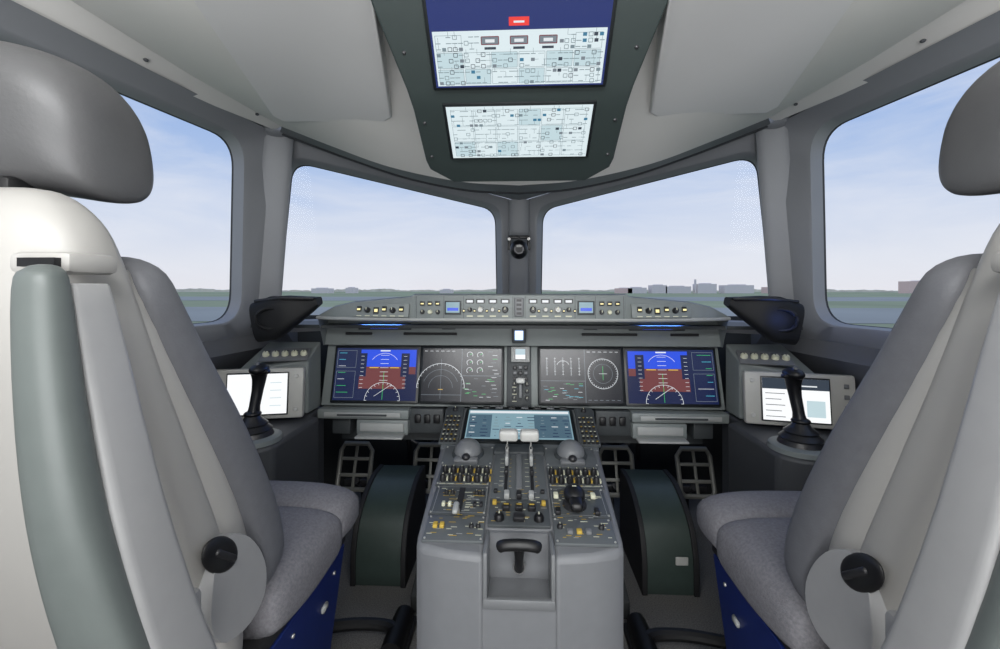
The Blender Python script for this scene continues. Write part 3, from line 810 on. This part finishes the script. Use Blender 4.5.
# ---------------------------------------------------------------- rudder pedals and covers
for cx in (-0.77, -0.412, 0.445, 0.80):
    p = grp('rudder_pedal')
    Mr = plane_M((cx, 1.99, 0.272), (1, 0, 0), (0, 0.35, 1))
    b = B(Mr)
    w, h = 0.074, 0.100
    b.tube([(-w*.8, -h, 0), (-w, -h*.8, 0), (-w, h*0.7, 0), (-w*0.75, h, 0.01), (w*0.75, h, 0.01), (w, h*0.7, 0), (w, -h*.8, 0), (w*.8, -h, 0), (-w*.8, -h, 0)], 0.011, 'pedal_metal', 8)
    b.box((0, 0, 0), (0.013, 2*h, 0.012), 'pedal_metal', 0.002)
    for y in (-0.038, 0.033): b.box((0, y, 0.002), (2*w, 0.015, 0.012), 'pedal_metal', 0.002)
    b.build('tread', p)
    b = B()
    b.tube([(cx, 2.0, 0.20), (cx, 2.06, 0.16), (cx, 2.12, 0.15)], 0.015, 'steel_dark'); b.box((cx, 2.03, 0.18), (0.13, 0.02, 0.03), 'steel_dark', 0.004)
    b.cyl((cx, 2.1, 0.16), (cx, 2.1, 0.0), 0.014, 'steel_dark')
    b.build('pedal_arm', p)
for s in (1, -1):
    prof2 = catmull([Vector((y, z, 0)) for y, z in [(1.575, 0.0), (1.58, 0.12), (1.62, 0.215), (1.70, 0.275), (1.80, 0.31), (1.92, 0.31)]], 4)
    b = B()
    pts = [(p.x, p.y) for p in prof2]+[(1.92, 0.0)]
    xa, xb = (0.430, 0.615) if s < 0 else (0.455, 0.635)
    b.loft([[(s*xa, y, z) for y, z in pts], [(s*xb, y, z) for y, z in pts]], 'cover_green')
    pts2 = [(y-0.008 if i < len(pts)-1 else y, z+0.006 if z > 0 else z) for i, (y, z) in enumerate(pts)]
    b.loft([[(s*(xb-0.008), y, z) for y, z in pts2], [(s*(xb+0.012), y, z) for y, z in pts2]], 'black_soft')
    b.loft([[(s*(xa-0.012), y, z) for y, z in pts2], [(s*(xa+0.008), y, z) for y, z in pts2]], 'black_soft')
    if s > 0: b.box((0.585, 1.573, 0.125), (0.045, 0.006, 0.03), 'white_pl')
    b.build('pedal_mechanism_cover', None, bevel=0.004)
    b = B()
    b.prism([(s*0.27, 1.45), (s*0.37, 1.45), (s*0.36, 1.68), (s*0.26, 1.68)], 0.0, lambda x, y: 0.06+(y-1.45)*0.5, 'dark_well')
    b.build('footwell_ramp', None, bevel=0.005)

for s in (1, -1):
    b = B()
    b.tube(catmull([(s*0.66, 1.30, 0.05), (s*0.52, 1.33, 0.05), (s*0.42, 1.33, 0.05), (s*0.375, 1.31, 0.05)], 4), 0.018, 'black', 10)
    b.tube([(s*0.375, 1.24, 0.035), (s*0.375, 1.30, 0.035), (s*0.375, 1.40, 0.035)], [0.034, 0.034, 0.03], 'black', 16)
    b.bx(s*0.345, s*0.405, 0.2, 1.26, 0.0, 0.03, 'steel_dark', 0.004)
    b.box((s*0.375, 1.30, 0.012), (0.08, 0.22, 0.024), 'black_soft', 0.004)
    b.build('seat_rail', None)

# ---------------------------------------------------------------- pilot seats
def seat(side, cx):
    s = grp('pilot_seat')
    M = Matrix.Translation((cx, 0, 0)) @ Matrix.Diagonal((side, 1, 1, 1))
    b = B(M)
    rings = []
    for z, y, w, d in dens([(0.50, 0.66, 0.19, 0.045), (0.58, 0.635, 0.205, 0.052), (0.72, 0.580, 0.214, 0.060), (0.88, 0.515, 0.214, 0.062), (1.00, 0.470, 0.210, 0.062), (1.08, 0.447, 0.204, 0.060), (1.13, 0.438, 0.196, 0.055), (1.165, 0.436, 0.182, 0.050), (1.19, 0.437, 0.160, 0.040), (1.205, 0.44, 0.135, 0.026), (1.21, 0.442, 0.11, 0.012)], 3):
        rings.append(sring((0, y, z), (1, 0, 0), (0, 1, 0.1), w, d, 3.2, 40))
    b.loft(rings, 'cream')
    b.build('back_shell', s, smooth=80)
    b = B(M); rings = []
    for z, y, w, d in dens([(0.60, 0.730, 0.205, 0.03), (0.64, 0.728, 0.218, 0.048), (0.74, 0.690, 0.222, 0.050), (0.88, 0.618, 0.220, 0.048), (1.00, 0.552, 0.212, 0.043), (1.07, 0.520, 0.205, 0.038), (1.115, 0.506, 0.195, 0.030), (1.135, 0.502, 0.17, 0.018), (1.14, 0.50, 0.14, 0.008)], 3):
        rings.append(sring((0, y, z), (1, 0, 0), (0, 1, 0.3), w, d, 4.5, 40))
    b.loft(rings, 'leather_side'); b.build('back_cushion', s, smooth=80)
    b = B(M); rings = []
    for z, y, w, d in dens([(0.60, 0.68, 0.198, 0.05), (0.74, 0.63, 0.210, 0.05), (0.88, 0.57, 0.210, 0.05), (1.05, 0.49, 0.20, 0.04), (1.12, 0.47, 0.18, 0.03)], 3):
        rings.append(sring((0, y, z), (1, 0, 0), (0, 1, 0.2), w, d, 4, 24))
    b.loft(rings, 'cream'); b.build('back_frame', s, smooth=60)
    b = B(M); rings = []
    for k in range(21):
        t = -1+k/10; x = 0.136*math.sin(t*math.pi/2)
        q = max((1-abs(t)**4)**0.5 if abs(t) < 1 else 0.02, 0.05)
        y = 0.500+0.040*abs(t)**2; z = 1.308-0.056*abs(t)**2.0
        rings.append(sring((x, y, z), (0, 1, 0.15), (0, -0.15, 1), 0.062*q, (0.090-0.012*abs(t))*q, 2.6, 28))
    b.loft(rings, 'leather'); b.build('headrest', s, sub=1)
    b = B(M)
    b.box((0, 0.48, 1.205), (0.13, 0.05, 0.05), 'black', 0.01)
    b.cyl((0.05, 0.48, 1.18), (0.05, 0.49, 1.25), 0.012, 'black'); b.cyl((-0.05, 0.48, 1.18), (-0.05, 0.49, 1.25), 0.012, 'black')
    b.build('headrest_mount', s)
    for sd, nm in ((1, 'armrest_inboard'), (-1, 'armrest_outboard')):
        b = B(M); rings = []
        for z, y, xc, w, d in dens([(1.122, 0.352, 0.228, 0.004, 0.004), (1.118, 0.350, 0.229, 0.012, 0.010), (1.10, 0.347, 0.231, 0.018, 0.015), (1.0, 0.350, 0.236, 0.023, 0.018), (0.9, 0.362, 0.238, 0.028, 0.020), (0.8, 0.385, 0.238, 0.034, 0.021), (0.7, 0.415, 0.238, 0.037, 0.022), (0.62, 0.445, 0.238, 0.034, 0.020), (0.60, 0.45, 0.238, 0.02, 0.012)], 4):
            rings.append(sring((xc*sd, y, z), (1, 0, 0), (0, 1, 0), w, d, 2.6, 28))
        b.loft(rings, 'armpad'); b.build(nm+'_pad', s, smooth=80)
        b = B(M); rings = []
        for z, y, xc, w, d in dens([(1.105, 0.380, 0.228, 0.014, 0.016), (1.085, 0.380, 0.230, 0.018, 0.020), (0.9, 0.402, 0.244, 0.025, 0.028), (0.75, 0.438, 0.246, 0.031, 0.034), (0.66, 0.470, 0.246, 0.034, 0.034), (0.645, 0.475, 0.246, 0.03, 0.03)], 3):
            rings.append(sring((xc*sd, y, z), (1, 0, 0), (0, 1, 0), w, d, 7, 28))
        b.loft(rings, 'cream_arm'); b.build(nm+'_structure', s, smooth=50)
        b = B(M)
        b.box((0.200*sd, 0.395, 1.125), (0.06, 0.05, 0.02), 'cream', 0.006); b.box((0.205*sd, 0.368, 1.125), (0.035, 0.008, 0.008), 'black')
        b.box((0.225*sd, 0.47, 0.70), (0.02, 0.12, 0.05), 'cream_arm', 0.008)
        b.build(nm+'_bracket', s)
    b = B(M)
    for sd in (1, -1):
        pts = catmull([Vector((y, z, 0)) for y, z in [(0.56, 0.72), (0.555, 0.65), (0.585, 0.605), (0.64, 0.592), (0.675, 0.61), (0.68, 0.65), (0.66, 0.695), (0.625, 0.735), (0.585, 0.752), (0.56, 0.72)]], 3)[:-1]
        b.loft([[(0.205*sd, p.x, p.y) for p in pts], [(0.226*sd, p.x, p.y) for p in pts]], 'cream_arm')
        R = Matrix.Rotation(math.radians(-40), 3, 'X')
        b.ell((0.224*sd, 0.575, 0.735), (0.007, 0.042, 0.022), 'black', R)
        b.box((0.229*sd, 0.578, 0.732), (0.010, 0.052, 0.010), 'knob', 0.004, 2, R)
    b.build('hinge_cover', s, bevel=0.005)
    b = B(M); rings = []
    for y, z, w, h in dens([(0.70, 0.55, 0.21, 0.03), (0.715, 0.55, 0.230, 0.055), (0.80, 0.55, 0.240, 0.066), (0.90, 0.55, 0.240, 0.068), (0.95, 0.55, 0.238, 0.062), (0.962, 0.55, 0.225, 0.045)], 3):
        rings.append(sring((0, y, z), (1, 0, 0), (0, 0, 1), w, h, 4, 40))
    b.loft(rings, 'fabric'); b.build('seat_cushion', s, smooth=80)
    b = B(M); rings = []
    for y, z, w, h in dens([(0.945, 0.562, 0.22, 0.04), (0.955, 0.562, 0.236, 0.058), (0.99, 0.566, 0.242, 0.066), (1.03, 0.565, 0.242, 0.066), (1.06, 0.558, 0.236, 0.058), (1.085, 0.55, 0.222, 0.04), (1.092, 0.548, 0.19, 0.02)], 3):
        rings.append(sring((0, y, z), (1, 0, 0), (0, 0, 1), w, h, 3.4, 40))
    b.loft(rings, 'fabric'); b.build('thigh_cushion', s, smooth=80)
    b = B(M)
    lo = [(-0.16, 0.66, 0.03), (0.16, 0.66, 0.03), (0.16, 1.0, 0.03), (-0.16, 1.0, 0.03)]
    hi = [(-0.215, 0.62, 0.488), (0.215, 0.62, 0.488), (0.215, 1.02, 0.488), (-0.215, 1.02, 0.488)]
    b.loft([lo, hi], 'blue_base')
    for i, j in ((0, 3), (1, 3), (3, 3), (2, 2), (3, 1), (1, 1), (2, 0)):
        y = 0.70+0.09*i; z = 0.12+0.11*j; x = 0.16+0.055*(z-0.03)/0.455
        b.cyl((x-0.004, y, z), (x+0.003, y, z), 0.0045, 'metal', seg=10)
    b.box((0.205, 0.80, 0.33), (0.02, 0.06, 0.02), 'steel_dark', 0.005); b.box((0.207, 0.93, 0.40), (0.008, 0.026, 0.014), 'panel_light', 0.003)
    b.tube([(0.19, 0.72, 0.24), (0.215, 0.80, 0.22), (0.19, 0.95, 0.25)], 0.008, 'black', 8)
    b.build('base', s, bevel=0.006)
    b = B(M)
    b.box((0, 0.86, 0.498), (0.42, 0.36, 0.03), 'black_soft', 0.005)
    b.box((0.12, 0.83, 0.02), (0.08, 0.52, 0.04), 'black_soft', 0.008); b.box((-0.12, 0.83, 0.02), (0.08, 0.52, 0.04), 'black_soft', 0.008)
    b.cyl((0.225, 0.63, 0.50), (0.20, 0.63, 0.50), 0.035, 'black'); b.box((0.19, 0.60, 0.43), (0.06, 0.10, 0.16), 'black_soft', 0.02)
    b.build('carriage', s)
    return s
seat(1, -0.635)
seat(-1, 0.665)

# ---------------------------------------------------------------- outside world
af = grp('airfield')
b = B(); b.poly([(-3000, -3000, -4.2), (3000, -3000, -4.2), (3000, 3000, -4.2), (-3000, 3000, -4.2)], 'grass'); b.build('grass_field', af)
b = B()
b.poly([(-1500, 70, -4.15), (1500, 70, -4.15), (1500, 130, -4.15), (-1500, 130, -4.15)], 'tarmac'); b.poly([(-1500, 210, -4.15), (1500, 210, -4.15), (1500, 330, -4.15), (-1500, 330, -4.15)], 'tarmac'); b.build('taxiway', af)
b = B(); vs = []; N = 500
for k in range(N):
    a = math.radians(-75+150*k/(N-1)); r = 1400
    x = math.sin(a)*r; y = math.cos(a)*r
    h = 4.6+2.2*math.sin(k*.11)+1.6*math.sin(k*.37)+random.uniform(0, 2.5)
    vs += [(x, y, -4.2), (x, y, -4.2+h)]
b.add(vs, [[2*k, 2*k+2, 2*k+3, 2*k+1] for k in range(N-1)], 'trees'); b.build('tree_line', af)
b = B()
for x, w, h in ((170, 24, 8), (190, 30, 9), (225, 24, 13), (255, 40, 11), (300, 30, 15), (350, 46, 13), (410, 30, 10), (-330, 30, 8), (-280, 14, 9), (-120, 20, 6), (640, 60, 19), (720, 50, 16)):
    b.bx(x-w/2, x+w/2, 700, 720, -4.2, -4.2+h, random.choice(['bldg', 'bldg2']), 0)
    b.bx(x-w/4, x+w/4, 702, 715, -4.2+h, -3+h, 'bldg')
b.bx(281, 283, 700, 704, -4.2, 18, 'bldg')
b.build('airport_buildings', af)

w = bpy.data.worlds.new('sky'); scn.world = w; w.use_nodes = True
nt = w.node_tree; bg = nt.nodes['Background']
tc = nt.nodes.new('ShaderNodeTexCoord'); sx = nt.nodes.new('ShaderNodeSeparateXYZ')
nt.links.new(tc.outputs['Generated'], sx.inputs[0])
cr = nt.nodes.new('ShaderNodeValToRGB'); e = cr.color_ramp.elements
e[0].position = 0.0; e[0].color = lin((226, 226, 233))
e[1].position = 1.0; e[1].color = lin((110, 150, 215))
for p, c in ((0.05, (222, 226, 236)), (0.13, (206, 216, 235)), (0.24, (172, 194, 230)), (0.42, (132, 168, 224))):
    x = e.new(p); x.color = lin(c)
nt.links.new(sx.outputs['Z'], cr.inputs['Fac'])
mp = nt.nodes.new('ShaderNodeMapping'); mp.inputs['Scale'].default_value = (1.4, 1.4, 6.0); mp.inputs['Rotation'].default_value = (0.0, 0.35, 0.0)
nt.links.new(tc.outputs['Generated'], mp.inputs['Vector'])
nz = nt.nodes.new('ShaderNodeTexNoise'); nz.inputs['Scale'].default_value = 1.9; nz.inputs['Detail'].default_value = 10; nz.inputs['Roughness'].default_value = 0.6
nz.inputs['Distortion'].default_value = 0.5
nt.links.new(mp.outputs[0], nz.inputs['Vector'])
c2 = nt.nodes.new('ShaderNodeValToRGB'); c2.color_ramp.elements[0].position = 0.38; c2.color_ramp.elements[1].position = 0.78
c2.color_ramp.elements[1].color = (0.75, 0.75, 0.75, 1)
nt.links.new(nz.outputs['Fac'], c2.inputs['Fac'])
mix = nt.nodes.new('ShaderNodeMixRGB'); nt.links.new(c2.outputs['Color'], mix.inputs['Fac'])
nt.links.new(cr.outputs['Color'], mix.inputs[1]); mix.inputs[2].default_value = lin((230, 233, 241))
nt.links.new(mix.outputs[0], bg.inputs['Color']); bg.inputs['Strength'].default_value = 1.03

# ---------------------------------------------------------------- lamps
def area(name, loc, tgt, sx_, sy_, en, col=(1, 1, 1)):
    l = bpy.data.lights.new(name, 'AREA'); l.shape = 'RECTANGLE'; l.size = sx_; l.size_y = sy_; l.energy = en; l.color = col
    o = bpy.data.objects.new(name, l); scn.collection.objects.link(o); o.location = loc
    o.rotation_euler = (Vector(tgt)-Vector(loc)).to_track_quat('-Z', 'Y').to_euler(); return o
area('added_overhead_fill', (0, -0.45, 1.85), (0, 1.2, 0.7), 1.4, 0.5, 34, (0.98, 0.99, 1.0))  # unseen fill added above and behind the camera to brighten the interior
area('added_rear_fill', (0, -1.1, 0.9), (0, 0.9, 1.35), 1.8, 1.4, 42, (0.98, 0.99, 1.0))  # broad fill added in front of the closed back wall, no doorway there
p = bpy.data.lights.new('vent_glow', 'POINT'); p.energy = 0.12; p.color = (0.12, 0.25, 1); p.shadow_soft_size = 0.02
o = bpy.data.objects.new('vent_glow_light', p); o.location = (0.82, 1.34, 1.01); scn.collection.objects.link(o)

# ---------------------------------------------------------------- camera
cam = bpy.data.cameras.new('camera'); co = bpy.data.objects.new('camera', cam); scn.collection.objects.link(co)
co.location = (0, 0, 1.1); co.rotation_euler = (math.radians(90), 0, math.radians(2.53))
cam.sensor_width = 36; cam.lens = 15.48; cam.shift_y = -0.0345; cam.clip_start = 0.02; cam.clip_end = 8000
scn.camera = co
